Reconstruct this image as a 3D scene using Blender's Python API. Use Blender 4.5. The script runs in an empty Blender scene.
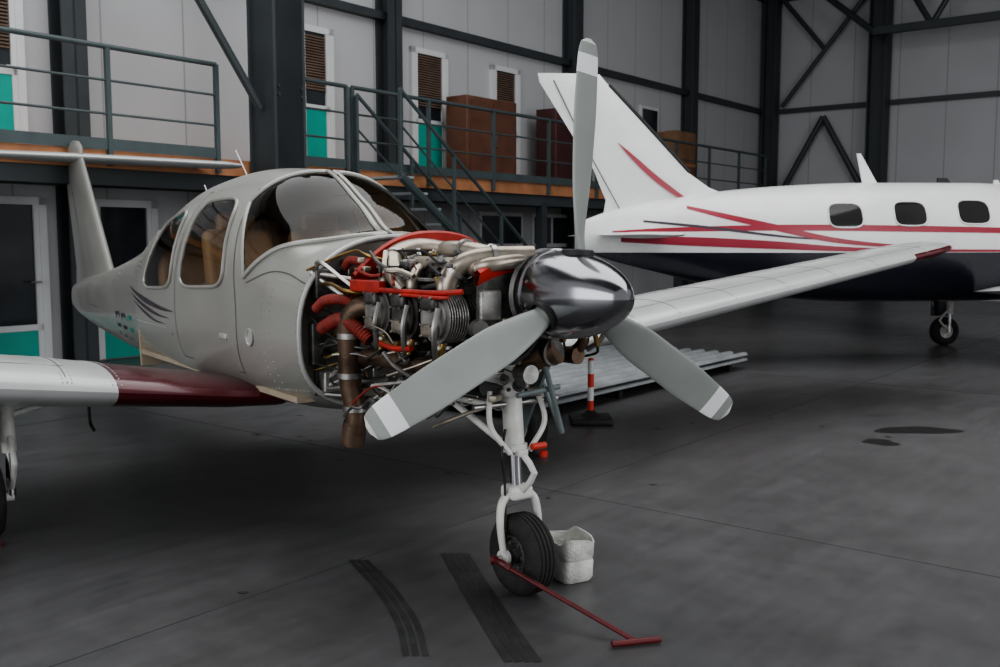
import bpy, bmesh, math, random
from mathutils import Vector, Matrix
random.seed(7)
pi=math.pi
# ------------------------------------------------------------------ materials
def pmat(name,col,rough=.5,metal=0.,var=.12,scale=6.,bump=0.,coat=0.,bscale=None,rvar=0.08):
    m=bpy.data.materials.new(name); m.use_nodes=True
    nt=m.node_tree; b=nt.nodes['Principled BSDF']
    b.inputs['Roughness'].default_value=rough
    b.inputs['Metallic'].default_value=metal
    if coat:
        b.inputs['Coat Weight'].default_value=coat; b.inputs['Coat Roughness'].default_value=.12
    tc=nt.nodes.new('ShaderNodeTexCoord')
    n=nt.nodes.new('ShaderNodeTexNoise'); n.inputs['Scale'].default_value=scale; n.inputs['Detail'].default_value=6
    nt.links.new(tc.outputs['Object'],n.inputs['Vector'])
    r=nt.nodes.new('ShaderNodeValToRGB')
    r.color_ramp.elements[0].position=.3; r.color_ramp.elements[1].position=.7
    r.color_ramp.elements[0].color=[c*(1-var) for c in col]+[1]
    r.color_ramp.elements[1].color=[min(1,c*(1+var)) for c in col]+[1]
    nt.links.new(n.outputs['Fac'],r.inputs['Fac']); nt.links.new(r.outputs['Color'],b.inputs['Base Color'])
    mr=nt.nodes.new('ShaderNodeMapRange'); mr.inputs['To Min'].default_value=max(.02,rough-rvar); mr.inputs['To Max'].default_value=min(1,rough+rvar)
    nt.links.new(n.outputs['Fac'],mr.inputs['Value']); nt.links.new(mr.outputs['Result'],b.inputs['Roughness'])
    if bump:
        n2=nt.nodes.new('ShaderNodeTexNoise'); n2.inputs['Scale'].default_value=bscale or scale*8; n2.inputs['Detail'].default_value=4
        nt.links.new(tc.outputs['Object'],n2.inputs['Vector'])
        bp=nt.nodes.new('ShaderNodeBump'); bp.inputs['Strength'].default_value=bump; bp.inputs['Distance'].default_value=.02
        nt.links.new(n2.outputs['Fac'],bp.inputs['Height']); nt.links.new(bp.outputs['Normal'],b.inputs['Normal'])
    return m
M={}
M['silver']=pmat('fuselage_paint',(.385,.38,.35),.33,.3,.07,2.2,coat=.3)
M['rim']=pmat('bare_edge_metal',(.55,.55,.53),.35,.4,.08,6)
M['wing']=pmat('wing_paint',(.52,.53,.52),.35,.15,.06,3,coat=.25)
M['white']=pmat('white_paint',(.72,.72,.71),.35,0,.05,4,coat=.2)
M['gearwhite']=pmat('gear_white_paint',(.66,.65,.61),.4,0,.18,14)
M['red']=pmat('dark_red_paint',(.10,.006,.013),.25,.1,.08,4,coat=.5)
M['stripe']=pmat('crimson_stripe',(.30,.02,.04),.35,0,.05,4)
M['navy']=pmat('navy_paint',(.008,.009,.018),.25,0,.1,4,coat=.4)
M['baffle']=pmat('red_silicone',(.40,.026,.016),.5,0,.3,16)
M['hose']=pmat('red_hose',(.25,.03,.02),.6,0,.3,25,bump=.2)
M['chrome']=pmat('polished_spinner',(.31,.31,.325),.17,1,.05,4,rvar=.04)
M['oleo']=pmat('chromed_oleo',(.6,.6,.62),.12,1,.05,4,rvar=.04)
M['blade']=pmat('blade_grey_paint',(.29,.31,.29),.45,.1,.07,5)
M['bladew']=pmat('blade_white_tip',(.78,.79,.79),.45,0,.04,5)
M['alu']=pmat('cast_aluminium',(.38,.37,.35),.40,.75,.35,18,bump=.2)
M['alud']=pmat('dark_cast_metal',(.12,.115,.11),.45,.7,.45,20,bump=.2)
M['steel']=pmat('steel_tube',(.38,.37,.35),.33,.9,.25,12)
M['exh']=pmat('heat_tarnished_steel',(.15,.10,.07),.45,.75,.45,9,bump=.1)
M['duct']=pmat('induction_duct',(.38,.335,.28),.33,.75,.35,10)
M['brass']=pmat('brass_fitting',(.30,.20,.07),.35,.9,.2,20)
M['black']=pmat('black_rubber',(.018,.018,.018),.6,0,.3,20)
M['tyre']=pmat('tyre_rubber',(.022,.021,.021),.75,0,.4,15,bump=.3)
M['firewall']=pmat('firewall_primer',(.22,.215,.19),.45,.4,.35,7)
M['steelpaint']=pmat('dark_steel_paint',(.045,.053,.057),.5,.1,.15,2)
M['rail']=pmat('railing_paint',(.065,.085,.088),.45,.1,.12,4)
M['wood']=pmat('orange_wood_edge',(.40,.18,.085),.6,0,.25,3)
M['teal']=pmat('teal_panel',(.015,.33,.265),.45,0,.08,3)
M['frame']=pmat('white_pvc_frame',(.60,.61,.61),.4,0,.05,3)
M['blind']=pmat('brown_blind',(.22,.15,.11),.6,0,.2,6)
M['cab']=pmat('brown_cabinet',(.12,.052,.032),.5,0,.2,4)
M['cabd']=pmat('maroon_cabinet',(.06,.02,.02),.5,0,.2,4)
M['card']=pmat('cardboard',(.20,.11,.06),.8,0,.2,4)
M['towred']=pmat('red_towbar_paint',(.11,.010,.013),.45,0,.3,10)
M['pole_red']=pmat('signal_red',(.6,.05,.03),.5,0,.1,8)
M['galv']=pmat('corrugated_metal',(.42,.44,.45),.38,.4,.15,5)
M['decal']=pmat('charcoal_decal',(.05,.035,.05),.4,0,.1,5)
M['line']=pmat('panel_gap',(.09,.09,.085),.6,0,.1,5)
M['plastic']=pmat('dirty_white_plastic',(.58,.58,.54),.55,0,.35,12,bump=.3)
M['graygreen']=pmat('grey_bracket_paint',(.19,.225,.225),.4,.2,.15,9)
M['stain']=pmat('oil_stain',(.004,.004,.004),.4,0,.1,6)
M['tmark']=pmat('tyre_mark_rubber',(.034,.034,.035),.5,0,.3,9)
M['joint']=pmat('floor_joint_filler',(.045,.045,.045),.7,0,.2,6)
M['roof']=pmat('roof_sheet',(.12,.125,.13),.6,0,.1,2)
M['leather']=pmat('tan_leather',(.50,.32,.18),.5,0,.15,6,bump=.1)
M['liner']=pmat('cabin_liner',(.42,.35,.26),.7,0,.1,5)
M['panel']=pmat('instrument_panel',(.03,.028,.026),.5,0,.2,6)
def glassmat():
    m=bpy.data.materials.new('tinted_acrylic'); m.use_nodes=True; nt=m.node_tree; nt.nodes.clear()
    o=nt.nodes.new('ShaderNodeOutputMaterial'); t=nt.nodes.new('ShaderNodeBsdfTransparent'); g=nt.nodes.new('ShaderNodeBsdfGlossy'); f=nt.nodes.new('ShaderNodeFresnel'); mx=nt.nodes.new('ShaderNodeMixShader')
    n=nt.nodes.new('ShaderNodeTexNoise'); n.inputs['Scale'].default_value=3; tc=nt.nodes.new('ShaderNodeTexCoord'); nt.links.new(tc.outputs['Object'],n.inputs['Vector'])
    r=nt.nodes.new('ShaderNodeValToRGB'); r.color_ramp.elements[0].color=(.68,.64,.58,1); r.color_ramp.elements[1].color=(.80,.77,.71,1)
    nt.links.new(n.outputs['Fac'],r.inputs[0]); nt.links.new(r.outputs[0],t.inputs[0])
    g.inputs['Color'].default_value=(.7,.7,.7,1); g.inputs['Roughness'].default_value=.04; f.inputs['IOR'].default_value=1.42
    nt.links.new(f.outputs[0],mx.inputs[0]); nt.links.new(t.outputs[0],mx.inputs[1]); nt.links.new(g.outputs[0],mx.inputs[2]); nt.links.new(mx.outputs[0],o.inputs[0])
    return m
M['glass']=glassmat()
M['darkglass']=pmat('dark_cabin_window',(.018,.017,.016),.08,0,.35,1.6,rvar=.02)
M['cabglass']=pmat('door_glass',(.03,.035,.04),.08,0,.3,2)
def wallmat(name,col,per=1.0):
    m=bpy.data.materials.new(name); m.use_nodes=True; nt=m.node_tree; b=nt.nodes['Principled BSDF']
    b.inputs['Roughness'].default_value=.55
    tc=nt.nodes.new('ShaderNodeTexCoord'); sx=nt.nodes.new('ShaderNodeSeparateXYZ'); nt.links.new(tc.outputs['Object'],sx.inputs[0])
    add=nt.nodes.new('ShaderNodeMath'); add.operation='ADD'; nt.links.new(sx.outputs[0],add.inputs[0]); nt.links.new(sx.outputs[1],add.inputs[1])
    mod=nt.nodes.new('ShaderNodeMath'); mod.operation='PINGPONG'; mod.inputs[1].default_value=per/2; nt.links.new(add.outputs[0],mod.inputs[0])
    lt=nt.nodes.new('ShaderNodeMath'); lt.operation='LESS_THAN'; lt.inputs[1].default_value=.012; nt.links.new(mod.outputs[0],lt.inputs[0])
    n=nt.nodes.new('ShaderNodeTexNoise'); n.inputs['Scale'].default_value=.8; nt.links.new(tc.outputs['Object'],n.inputs['Vector'])
    r=nt.nodes.new('ShaderNodeValToRGB'); r.color_ramp.elements[0].color=[c*.9 for c in col]+[1]; r.color_ramp.elements[1].color=[c*1.08 for c in col]+[1]
    nt.links.new(n.outputs['Fac'],r.inputs['Fac'])
    mx=nt.nodes.new('ShaderNodeMixRGB'); nt.links.new(lt.outputs[0],mx.inputs[0]); nt.links.new(r.outputs[0],mx.inputs[1]); mx.inputs[2].default_value=[c*.65 for c in col]+[1]
    nt.links.new(mx.outputs[0],b.inputs['Base Color'])
    return m
M['wall']=wallmat('insulated_wall_panel',(.45,.452,.46),1.15)
M['wallr']=wallmat('insulated_wall_panel_end',(.43,.433,.445),1.15)
def floormat():
    m=bpy.data.materials.new('polished_concrete'); m.use_nodes=True; nt=m.node_tree; b=nt.nodes['Principled BSDF']
    tc=nt.nodes.new('ShaderNodeTexCoord')
    def noise(s,d=8,rg=.6):
        n=nt.nodes.new('ShaderNodeTexNoise'); n.inputs['Scale'].default_value=s; n.inputs['Detail'].default_value=d; n.inputs['Roughness'].default_value=rg
        nt.links.new(tc.outputs['Object'],n.inputs['Vector']); return n
    n1=noise(.5); n2=noise(3.0,10,.68); n3=noise(60,3)
    mp=nt.nodes.new('ShaderNodeMapping'); mp.inputs['Scale'].default_value=(1.2,9,1); mp.inputs['Rotation'].default_value=(0,0,.5); nt.links.new(tc.outputs['Object'],mp.inputs['Vector'])
    n4=nt.nodes.new('ShaderNodeTexNoise'); n4.inputs['Scale'].default_value=1.2; n4.inputs['Detail'].default_value=8; nt.links.new(mp.outputs[0],n4.inputs['Vector'])
    r=nt.nodes.new('ShaderNodeValToRGB'); e=r.color_ramp.elements; e[0].position=.3; e[0].color=(.074,.073,.074,1); e[1].position=.72; e[1].color=(.108,.107,.109,1)
    nt.links.new(n1.outputs['Fac'],r.inputs['Fac'])
    r2=nt.nodes.new('ShaderNodeValToRGB'); e=r2.color_ramp.elements; e[0].position=.28; e[0].color=(.80,.80,.80,1); e[1].position=.72; e[1].color=(1.12,1.12,1.12,1)
    nt.links.new(n2.outputs['Fac'],r2.inputs['Fac'])
    r4=nt.nodes.new('ShaderNodeValToRGB'); e=r4.color_ramp.elements; e[0].position=.30; e[0].color=(.86,.86,.86,1); e[1].position=.60; e[1].color=(1.04,1.04,1.04,1)
    nt.links.new(n4.outputs['Fac'],r4.inputs['Fac'])
    mx=nt.nodes.new('ShaderNodeMixRGB'); mx.blend_type='MULTIPLY'; mx.inputs[0].default_value=1
    nt.links.new(r.outputs[0],mx.inputs[1]); nt.links.new(r2.outputs[0],mx.inputs[2])
    mx4=nt.nodes.new('ShaderNodeMixRGB'); mx4.blend_type='MULTIPLY'; mx4.inputs[0].default_value=1
    nt.links.new(mx.outputs[0],mx4.inputs[1]); nt.links.new(r4.outputs[0],mx4.inputs[2])
    r3=nt.nodes.new('ShaderNodeValToRGB'); e=r3.color_ramp.elements; e[0].position=.68; e[0].color=(0,0,0,1); e[1].position=.75; e[1].color=(.5,.5,.5,1)
    nt.links.new(n3.outputs['Fac'],r3.inputs['Fac'])
    mx2=nt.nodes.new('ShaderNodeMixRGB'); nt.links.new(r3.outputs[0],mx2.inputs[0]); nt.links.new(mx4.outputs[0],mx2.inputs[1]); mx2.inputs[2].default_value=(.24,.24,.24,1)
    nt.links.new(mx2.outputs[0],b.inputs['Base Color'])
    mr=nt.nodes.new('ShaderNodeMapRange'); mr.inputs['From Min'].default_value=.3; mr.inputs['From Max'].default_value=.7; mr.inputs['To Min'].default_value=.30; mr.inputs['To Max'].default_value=.44
    nt.links.new(n2.outputs['Fac'],mr.inputs['Value']); nt.links.new(mr.outputs['Result'],b.inputs['Roughness'])
    bp=nt.nodes.new('ShaderNodeBump'); bp.inputs['Strength'].default_value=.04; bp.inputs['Distance'].default_value=.02
    nt.links.new(n2.outputs['Fac'],bp.inputs['Height']); nt.links.new(bp.outputs['Normal'],b.inputs['Normal'])
    return m
M['floor']=floormat()
# ------------------------------------------------------------------ geometry builder
def catmull(pts,sub=8):
    pts=[Vector(p) for p in pts]
    if len(pts)<3: return pts
    P=[2*pts[0]-pts[1]]+pts+[2*pts[-1]-pts[-2]]
    out=[]
    for i in range(1,len(P)-2):
        a,b,c,d=P[i-1:i+3]
        for k in range(sub):
            t=k/sub
            out.append(.5*((2*b)+(c-a)*t+(2*a-5*b+4*c-d)*t*t+(3*b-a-3*c+d)*t**3))
    out.append(pts[-1]); return out
def perp(d):
    a=Vector((0,0,1)) if abs(d.z)<.9 else Vector((1,0,0))
    u=d.cross(a).normalized(); return u,d.cross(u).normalized()
def inpoly(x,y,P):
    c=False; n=len(P); j=n-1
    for i in range(n):
        xi,yi=P[i]; xj,yj=P[j]
        if (yi>y)!=(yj>y) and x<(xj-xi)*(y-yi)/(yj-yi)+xi: c=not c
        j=i
    return c
class B:
    def __init__(s): s.v=[];s.f=[];s.m=[];s.mats=[]
    def mi(s,k):
        if k not in s.mats: s.mats.append(k)
        return s.mats.index(k)
    def add(s,vs,fs,k):
        o=len(s.v); s.v+= [tuple(v) for v in vs]
        if isinstance(k,str):
            i=s.mi(k); s.m+=[i]*len(fs)
        else: s.m+=[s.mi(q) for q in k]
        s.f+=[tuple(o+i for i in f) for f in fs]
    def box(s,c,sz,k,rz=0,rx=0,ry=0,bev=0):
        bm=bmesh.new(); bmesh.ops.create_cube(bm,size=1)
        for v in bm.verts: v.co=Vector((v.co.x*sz[0],v.co.y*sz[1],v.co.z*sz[2]))
        if bev: bmesh.ops.bevel(bm,geom=bm.edges[:],offset=bev,segments=3,affect='EDGES',profile=.5)
        R=Matrix.Rotation(rz,3,'Z')@Matrix.Rotation(ry,3,'Y')@Matrix.Rotation(rx,3,'X')
        vs=[R@v.co+Vector(c) for v in bm.verts]; bm.verts.index_update()
        fs=[[v.index for v in f.verts] for f in bm.faces]; bm.free(); s.add(vs,fs,k)
    def box2(s,a,b,k,bev=0):
        s.box([(a[i]+b[i])/2 for i in range(3)],[abs(b[i]-a[i]) for i in range(3)],k,bev=bev)
    def lathe(s,prof,o,ax,k,n=28):
        ax=Vector(ax).normalized(); o=Vector(o); u,w=perp(ax); vs=[];fs=[]
        for a,r in prof:
            for j in range(n):
                t=2*pi*j/n; vs.append(o+ax*a+(u*math.cos(t)+w*math.sin(t))*max(r,1e-4))
        for i in range(len(prof)-1):
            for j in range(n):
                j2=(j+1)%n; fs.append((i*n+j,i*n+j2,(i+1)*n+j2,(i+1)*n+j))
        s.add(vs,fs,k)
    def cyl(s,a,b,r,k,r2=None,n=14):
        a=Vector(a);b=Vector(b);L=(b-a).length; r2=r if r2 is None else r2
        s.lathe([(0,0),(0,r),(L,r2),(L,0)],a,b-a,k,n)
    def tube(s,pts,r,k,n=10,sub=8,closed=False,smooth=True,rib=0):
        P=catmull(pts,sub) if smooth and not closed else [Vector(p) for p in pts]
        N=len(P); u=None; vs=[];fs=[]
        for i,p in enumerate(P):
            if closed: d=(P[(i+1)%N]-P[i-1])
            else: d=P[min(i+1,N-1)]-P[max(i-1,0)]
            d=d.normalized() if d.length>1e-9 else Vector((0,0,1))
            if u is None: u,_=perp(d)
            u=(u-d*u.dot(d)).normalized(); w=d.cross(u)
            rr=r(i/(N-1)) if callable(r) else r
            if rib and i%2: rr*=1-rib
            for j in range(n):
                t=2*pi*j/n; vs.append(p+(u*math.cos(t)+w*math.sin(t))*rr)
        for i in range(N if closed else N-1):
            for j in range(n):
                j2=(j+1)%n; i2=(i+1)%N; fs.append((i*n+j,i*n+j2,i2*n+j2,i2*n+j))
        if not closed:
            fs.append(tuple(range(n))[::-1]); fs.append(tuple((N-1)*n+j for j in range(n)))
        s.add(vs,fs,k)
    def grid(s,rows,k,closed=False,caps=False):
        n=len(rows[0]); vs=[p for r in rows for p in r]; fs=[];
        for i in range(len(rows)-1):
            for j in range(n if closed else n-1):
                j2=(j+1)%n; fs.append((i*n+j,i*n+j2,(i+1)*n+j2,(i+1)*n+j))
        ks=[k]*len(fs) if isinstance(k,str) else list(k)
        if caps:
            fs.append(tuple(range(n))[::-1]); fs.append(tuple((len(rows)-1)*n+j for j in range(n))); ks+=[ks[0],ks[-1]]
        s.add(vs,fs,ks)
    def prism(s,poly,axis,a,b,k):
        def mk(p,t):
            q=list(p); q.insert(axis,t); return q
        n=len(poly); vs=[mk(p,a) for p in poly]+[mk(p,b) for p in poly]
        fs=[tuple(range(n)),tuple(range(2*n-1,n-1,-1))]+[(i,(i+1)%n,n+(i+1)%n,n+i) for i in range(n)]
        s.add(vs,fs,k)
    def obj(s,name,parent=None,mat=None,ang=35):
        me=bpy.data.meshes.new(name); me.from_pydata(s.v,[],s.f)
        for k in s.mats: me.materials.append(M[k])
        me.polygons.foreach_set('material_index',s.m)
        bm=bmesh.new(); bm.from_mesh(me); bmesh.ops.recalc_face_normals(bm,faces=bm.faces); bm.to_mesh(me); bm.free()
        me.polygons.foreach_set('use_smooth',[True]*len(me.polygons)); me.set_sharp_from_angle(angle=math.radians(ang))
        me.update(); ob=bpy.data.objects.new(name,me); bpy.context.scene.collection.objects.link(ob)
        if parent: ob.parent=parent
        if mat is not None: ob.matrix_world=mat
        return ob
def empty(name,mat):
    e=bpy.data.objects.new(name,None); bpy.context.scene.collection.objects.link(e); e.matrix_world=mat; return e
def pchip(xs,ys):
    xs=list(map(float,xs)); ys=list(map(float,ys)); N=len(xs); h=[xs[i+1]-xs[i] for i in range(N-1)]; d=[(ys[i+1]-ys[i])/h[i] for i in range(N-1)]; m=[0.]*N
    m[0]=d[0]; m[-1]=d[-1]
    for i in range(1,N-1):
        m[i]=0 if d[i-1]*d[i]<=0 else 2*d[i-1]*d[i]/(d[i-1]+d[i])
    def f(x):
        x=min(max(x,xs[0]),xs[-1]); i=0
        while i<N-2 and x>xs[i+1]: i+=1
        t=(x-xs[i])/h[i]
        return (2*t**3-3*t**2+1)*ys[i]+(t**3-2*t*t+t)*h[i]*m[i]+(-2*t**3+3*t*t)*ys[i+1]+(t**3-t*t)*h[i]*m[i+1]
    return f
class Fus:
    def __init__(s,st,nt=2.3,nb=2.9):
        y=[a[0] for a in st]; s.y0=y[0]; s.y1=y[-1]
        s.w=pchip(y,[a[1] for a in st]); s.zc=pchip(y,[a[2] for a in st]); s.top=pchip(y,[a[3] for a in st]); s.bot=pchip(y,[a[4] for a in st]); s.nt=nt; s.nb=nb
    def pt(s,y,t,off=0):
        st,ct=math.sin(t),math.cos(t); n=s.nt if ct>=0 else s.nb; zc=s.zc(y)
        h=s.top(y)-zc if ct>=0 else zc-s.bot(y)
        sg=lambda q:(1 if q>=0 else -1)
        p=Vector((s.w(y)*sg(st)*abs(st)**(2/n), y, zc+h*sg(ct)*abs(ct)**(2/n)))
        if off:
            e=.01
            a=s.pt(y+e,t)-s.pt(y-e,t); b=s.pt(y,t+e)-s.pt(y,t-e); nn=b.cross(a)
            if nn.length>1e-9:
                nn.normalize(); c=Vector((0,y,zc))
                if nn.dot(p-c)<0: nn=-nn
                p=p+nn*off
        return p
    def sx(s,y,z):
        zc=s.zc(y); dz=z-zc; n=s.nt if dz>=0 else s.nb; h=s.top(y)-zc if dz>=0 else zc-s.bot(y)
        q=min(abs(dz)/h,.999); return s.w(y)*(1-q**n)**(1/n)
    def side(s,y,z,sd,off=.004):
        x=s.sx(y,z); e=.01
        gx=1; gz=-(s.sx(y,z+e)-s.sx(y,z-e))/(2*e); gy=-(s.sx(y+e,z)-s.sx(y-e,z))/(2*e)
        n=Vector((gx,gy,gz)).normalized()
        p=Vector((x,y,z))+n*off; p.x*=sd; return p
    def shell(s,b,k,ys,nt=72,kf=None,hole=None):
        rows=[[s.pt(y,2*pi*j/nt) for j in range(nt)] for y in ys]
        vs=[p for r in rows for p in r]; fs=[];ks=[]
        for i in range(len(ys)-1):
            for j in range(nt):
                j2=(j+1)%nt
                c=(rows[i][j]+rows[i][j2]+rows[i+1][j]+rows[i+1][j2])/4
                t=2*pi*(j+.5)/nt; t=t if t<=pi else t-2*pi
                if hole and hole((ys[i]+ys[i+1])/2,t,c): continue
                fs.append((i*nt+j,i*nt+j2,(i+1)*nt+j2,(i+1)*nt+j)); ks.append(kf(c) if kf else k)
        b.add(vs,fs,ks)
    def ribbon(s,b,pl,k,sd,off=.004,sub=10):
        P=catmull([(p[0],p[1],p[2]) for p in pl],sub)
        rows=[]
        for i,p in enumerate(P):
            d=P[min(i+1,len(P)-1)]-P[max(i-1,0)]; d=Vector((d.x,d.y)).normalized(); n=Vector((-d.y,d.x))
            rows.append([s.side(p.x+n.x*max(p.z,0)*q,p.y+n.y*max(p.z,0)*q,sd,off) for q in (-1,-.5,0,.5,1)])
        b.grid(rows,k)
    def wmap(s,quad,r,t,n=5):
        ft,fb,rb,rt=[Vector(q) for q in quad]
        ct,st=math.cos(t),math.sin(t)
        a=.5+math.copysign(abs(ct)**(2/n),ct)*r/2; c=.5+math.copysign(abs(st)**(2/n),st)*r/2
        return (fb*(1-a)+rb*a)*(1-c)+(ft*(1-a)+rt*a)*c
    def window(s,b,quad,sd,k='glass',rim='silver',off=.006,n=5,rr=.012,band=None):
        rows=[];K=48; R=[i/8 for i in range(9)]
        ks=[]
        if band: R=[i/8*(1-band) for i in range(9)]+[1]
        for i,r in enumerate(R):
            rows.append([s.side(*s.wmap(quad,r,2*pi*j/K,n),sd,off) for j in range(K)])
            if i: ks+=['panel' if (band and i==len(R)-1) else k]*K
        b.grid(rows,ks,closed=True)
        b.tube([p for p in rows[-1]],rr,rim,n=8,closed=True)
def naca(n=22,t=.14,c=.02):
    up=[];lo=[]
    for i in range(n+1):
        x=.5*(1-math.cos(pi*i/n)); yt=5*t*(.2969*math.sqrt(x)-.126*x-.3516*x*x+.2843*x**3-.1036*x**4)
        yc=c*4*x*(1-x); up.append((x,yc+yt)); lo.append((x,yc-yt))
    return up[::-1]+lo[1:-1]
def wing(b,st,k,kf=None,nspan=6,t=.14,c=.02,sd=1,vert=False,caps=True,inc=0.):
    af=naca(22,t,c); rows=[]
    S=[]
    for i in range(len(st)-1):
        for j in range(nspan): S.append([st[i][q]+(st[i+1][q]-st[i][q])*j/nspan for q in range(5)])
    S.append(list(st[-1]))
    for x,le,ch,z,ts in S:
        if vert: rows.append([Vector((p[1]*ch*ts,le+p[0]*ch,x)) for p in af])
        else: rows.append([Vector((x*sd,le+p[0]*ch,z+p[1]*ch*ts-inc*p[0]*ch)) for p in af])
    ks=[]
    for i in range(len(rows)-1):
        for j in range(len(af)):
            ks.append(kf(S[i][0],af[j][0],j) if kf else k)
    b.grid(rows,ks,closed=True,caps=caps)
def wheel(b,c,R,W,ax=(1,0,0),hub='gearwhite'):
    ax=Vector(ax).normalized(); c=Vector(c); h=W/2; ri=R*.48
    prof=[(-h*.75,ri),(-h*.95,R*.60),(-h,R*.75),(-h*.92,R*.88),(-h*.7,R*.965)]
    for g in (-.45,-.15,.15,.45):
        prof+=[(h*(g-.07),R*(1-.02*abs(g))),(h*(g-.05),R*.97),(h*(g+.05),R*.97),(h*(g+.07),R*(1-.02*abs(g)))]
    prof+=[(h*.7,R*.965),(h*.92,R*.88),(h,R*.75),(h*.95,R*.60),(h*.75,ri)]
    b.lathe(prof,c,ax,'tyre',40)
    for sg in (-1,1):
        b.lathe([(h*.78*sg,ri*1.02),(h*.8*sg,ri*.92),(h*.5*sg,ri*.85),(h*.45*sg,ri*.45),(h*.8*sg,ri*.38),(h*.85*sg,ri*.2),(h*.85*sg,0)],c,ax,hub,28)
        u,w=perp(ax)
        for q in range(6):
            t=q*pi/3; p=c+(u*math.cos(t)+w*math.sin(t))*ri*.65+ax*h*.45*sg
            b.cyl(p,p+ax*.015*sg,.009,'steel',n=8)

# ------------------------------------------------------------------ building
BM=Matrix.Translation((-1.28,16.6,0))@Matrix.Rotation(math.radians(51.7),4,'Z')
XC=13.95; HT=9.4; X0=-16; Y0=-22
b=B(); b.box2((X0-6,Y0,-.2),(XC+.2,.2,0),'floor'); floor=b.obj('floor',mat=BM)
b=B(); b.box2((X0,0,0),(XC+.2,.2,HT),'wall'); b.obj('wall_back',mat=BM)
b=B(); b.box2((XC,Y0,0),(XC+.2,-.0,HT),'wallr'); b.obj('wall_right',mat=BM)
b=B(); b.box2((X0,-14,HT),(XC+.2,.2,HT+.15),'roof'); b.obj('ceiling',mat=BM)
b=B()
for z in (5.0,8.0):
    b.box2((X0,-.14,z-.06),(XC,-.0,z+.06),'steelpaint')
    b.box2((XC-.14,Y0,z-.06),(XC,0,z+.06),'steelpaint')
b.obj('trim_1',mat=BM)
def ibeam(b,x,y,w,d,z0,z1,k='steelpaint',t=.03):
    b.box2((x-w/2,y-d/2,z0),(x+w/2,y-d/2+t,z1),k); b.box2((x-w/2,y+d/2-t,z0),(x+w/2,y+d/2,z1),k); b.box2((x-t/2,y-d/2,z0),(x+t/2,y+d/2,z1),k)
for x in (-11.2,-6.25,-.97,4.2,9.2):
    b=B(); ibeam(b,x,-.16,.3,.3,0,HT); b.box2((x-.22,-.36,0),(x+.22,-.0,.03),'steelpaint'); b.obj('steel_column',mat=BM)
b=B(); ibeam(b,XC-.3,-.3,.35,.35,0,HT); b.obj('steel_column',mat=BM)
for y in (-3.2,-8.6,-14):
    b=B(); ibeam(b,XC-.35,y,.45,.45,0,HT); b.box2((XC-.65,y-.3,0),(XC-.05,y+.3,.03),'steelpaint'); b.obj('steel_column',mat=BM)
b=B(); x,y=-4.50,-1.75
b.box2((x-.24,y-.24,0),(x+.24,y-.2,HT),'steelpaint'); b.box2((x-.24,y+.2,0),(x+.24,y+.24,HT),'steelpaint'); b.box2((x-.2,y-.24,0),(x+.2,y+.24,HT),'steelpaint')
b.box2((x-.35,y-.32,0),(x+.35,y+.32,.04),'steelpaint')
for z in (1.2,3.2,5.2,7.2):
    for dx in (-.17,.17):
        for dz in (0,.1): b.cyl((x+dx,y-.24,z+dz),(x+dx,y-.26,z+dz),.018,'steelpaint',n=6)
b.obj('steel_column',mat=BM)
def bar(b,p,q,r=.06,k='steelpaint'):
    b.cyl(p,q,r,k,n=8)
b=B(); bar(b,(-6.0,-1.75,4.75),(-4.76,-1.75,3.05),.05); bar(b,(-6.0,-1.75,4.75),(-7.3,-1.75,6.5),.05)
b.obj('diagonal_brace',mat=BM)
b=B()
bar(b,(XC-.25,-.6,2.7),(XC-.25,-1.75,4.75),.08); bar(b,(XC-.25,-2.9,2.7),(XC-.25,-1.75,4.75),.08)
bar(b,(XC-.25,-.6,5.1),(XC-.25,-2.9,7.9),.06); bar(b,(XC-.25,-.6,7.9),(XC-.25,-1.75,6.5),.06)
b.obj('cross_brace',mat=BM)
b=B()
zt,zb=8.9,6.6
xg=XC-1.2
b.box2((xg-.09,-16,zb-.09),(xg+.09,-3.3,zb+.09),'steelpaint'); b.box2((xg-.09,-16,zt-.09),(xg+.09,-.3,zt+.09),'steelpaint')
yy=-3.3;i=0
while yy>-15:
    bar(b,(xg,yy,zb if i%2 else zt),(xg,yy-1.35,zt if i%2 else zb),.07); yy-=1.35;i+=1
bar(b,(xg,-3.3,zb),(xg,-.6,zt),.08)
b.obj('roof_girder',mat=BM)
for x in (4.2,9.2):
    b=B(); zt,zb=9.3,8.3
    for z in (zt-.08,zb): b.box2((x-.08,-13.5,z-.08),(x+.08,-.3,z+.08),'steelpaint')
    yy=-.3;i=0
    while yy>-13:
        bar(b,(x,yy,zb if i%2 else zt-.08),(x,yy-1.2,zt-.08 if i%2 else zb),.05); yy-=1.2;i+=1
    b.obj('roof_truss',mat=BM)
for y in (-2.5,-5,-7.5,-10,-12.5):
    b=B(); b.box2((X0,y-.08,HT-.3),(XC,y+.08,HT-.02),'steelpaint'); b.obj('roof_purlin',mat=BM)
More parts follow.
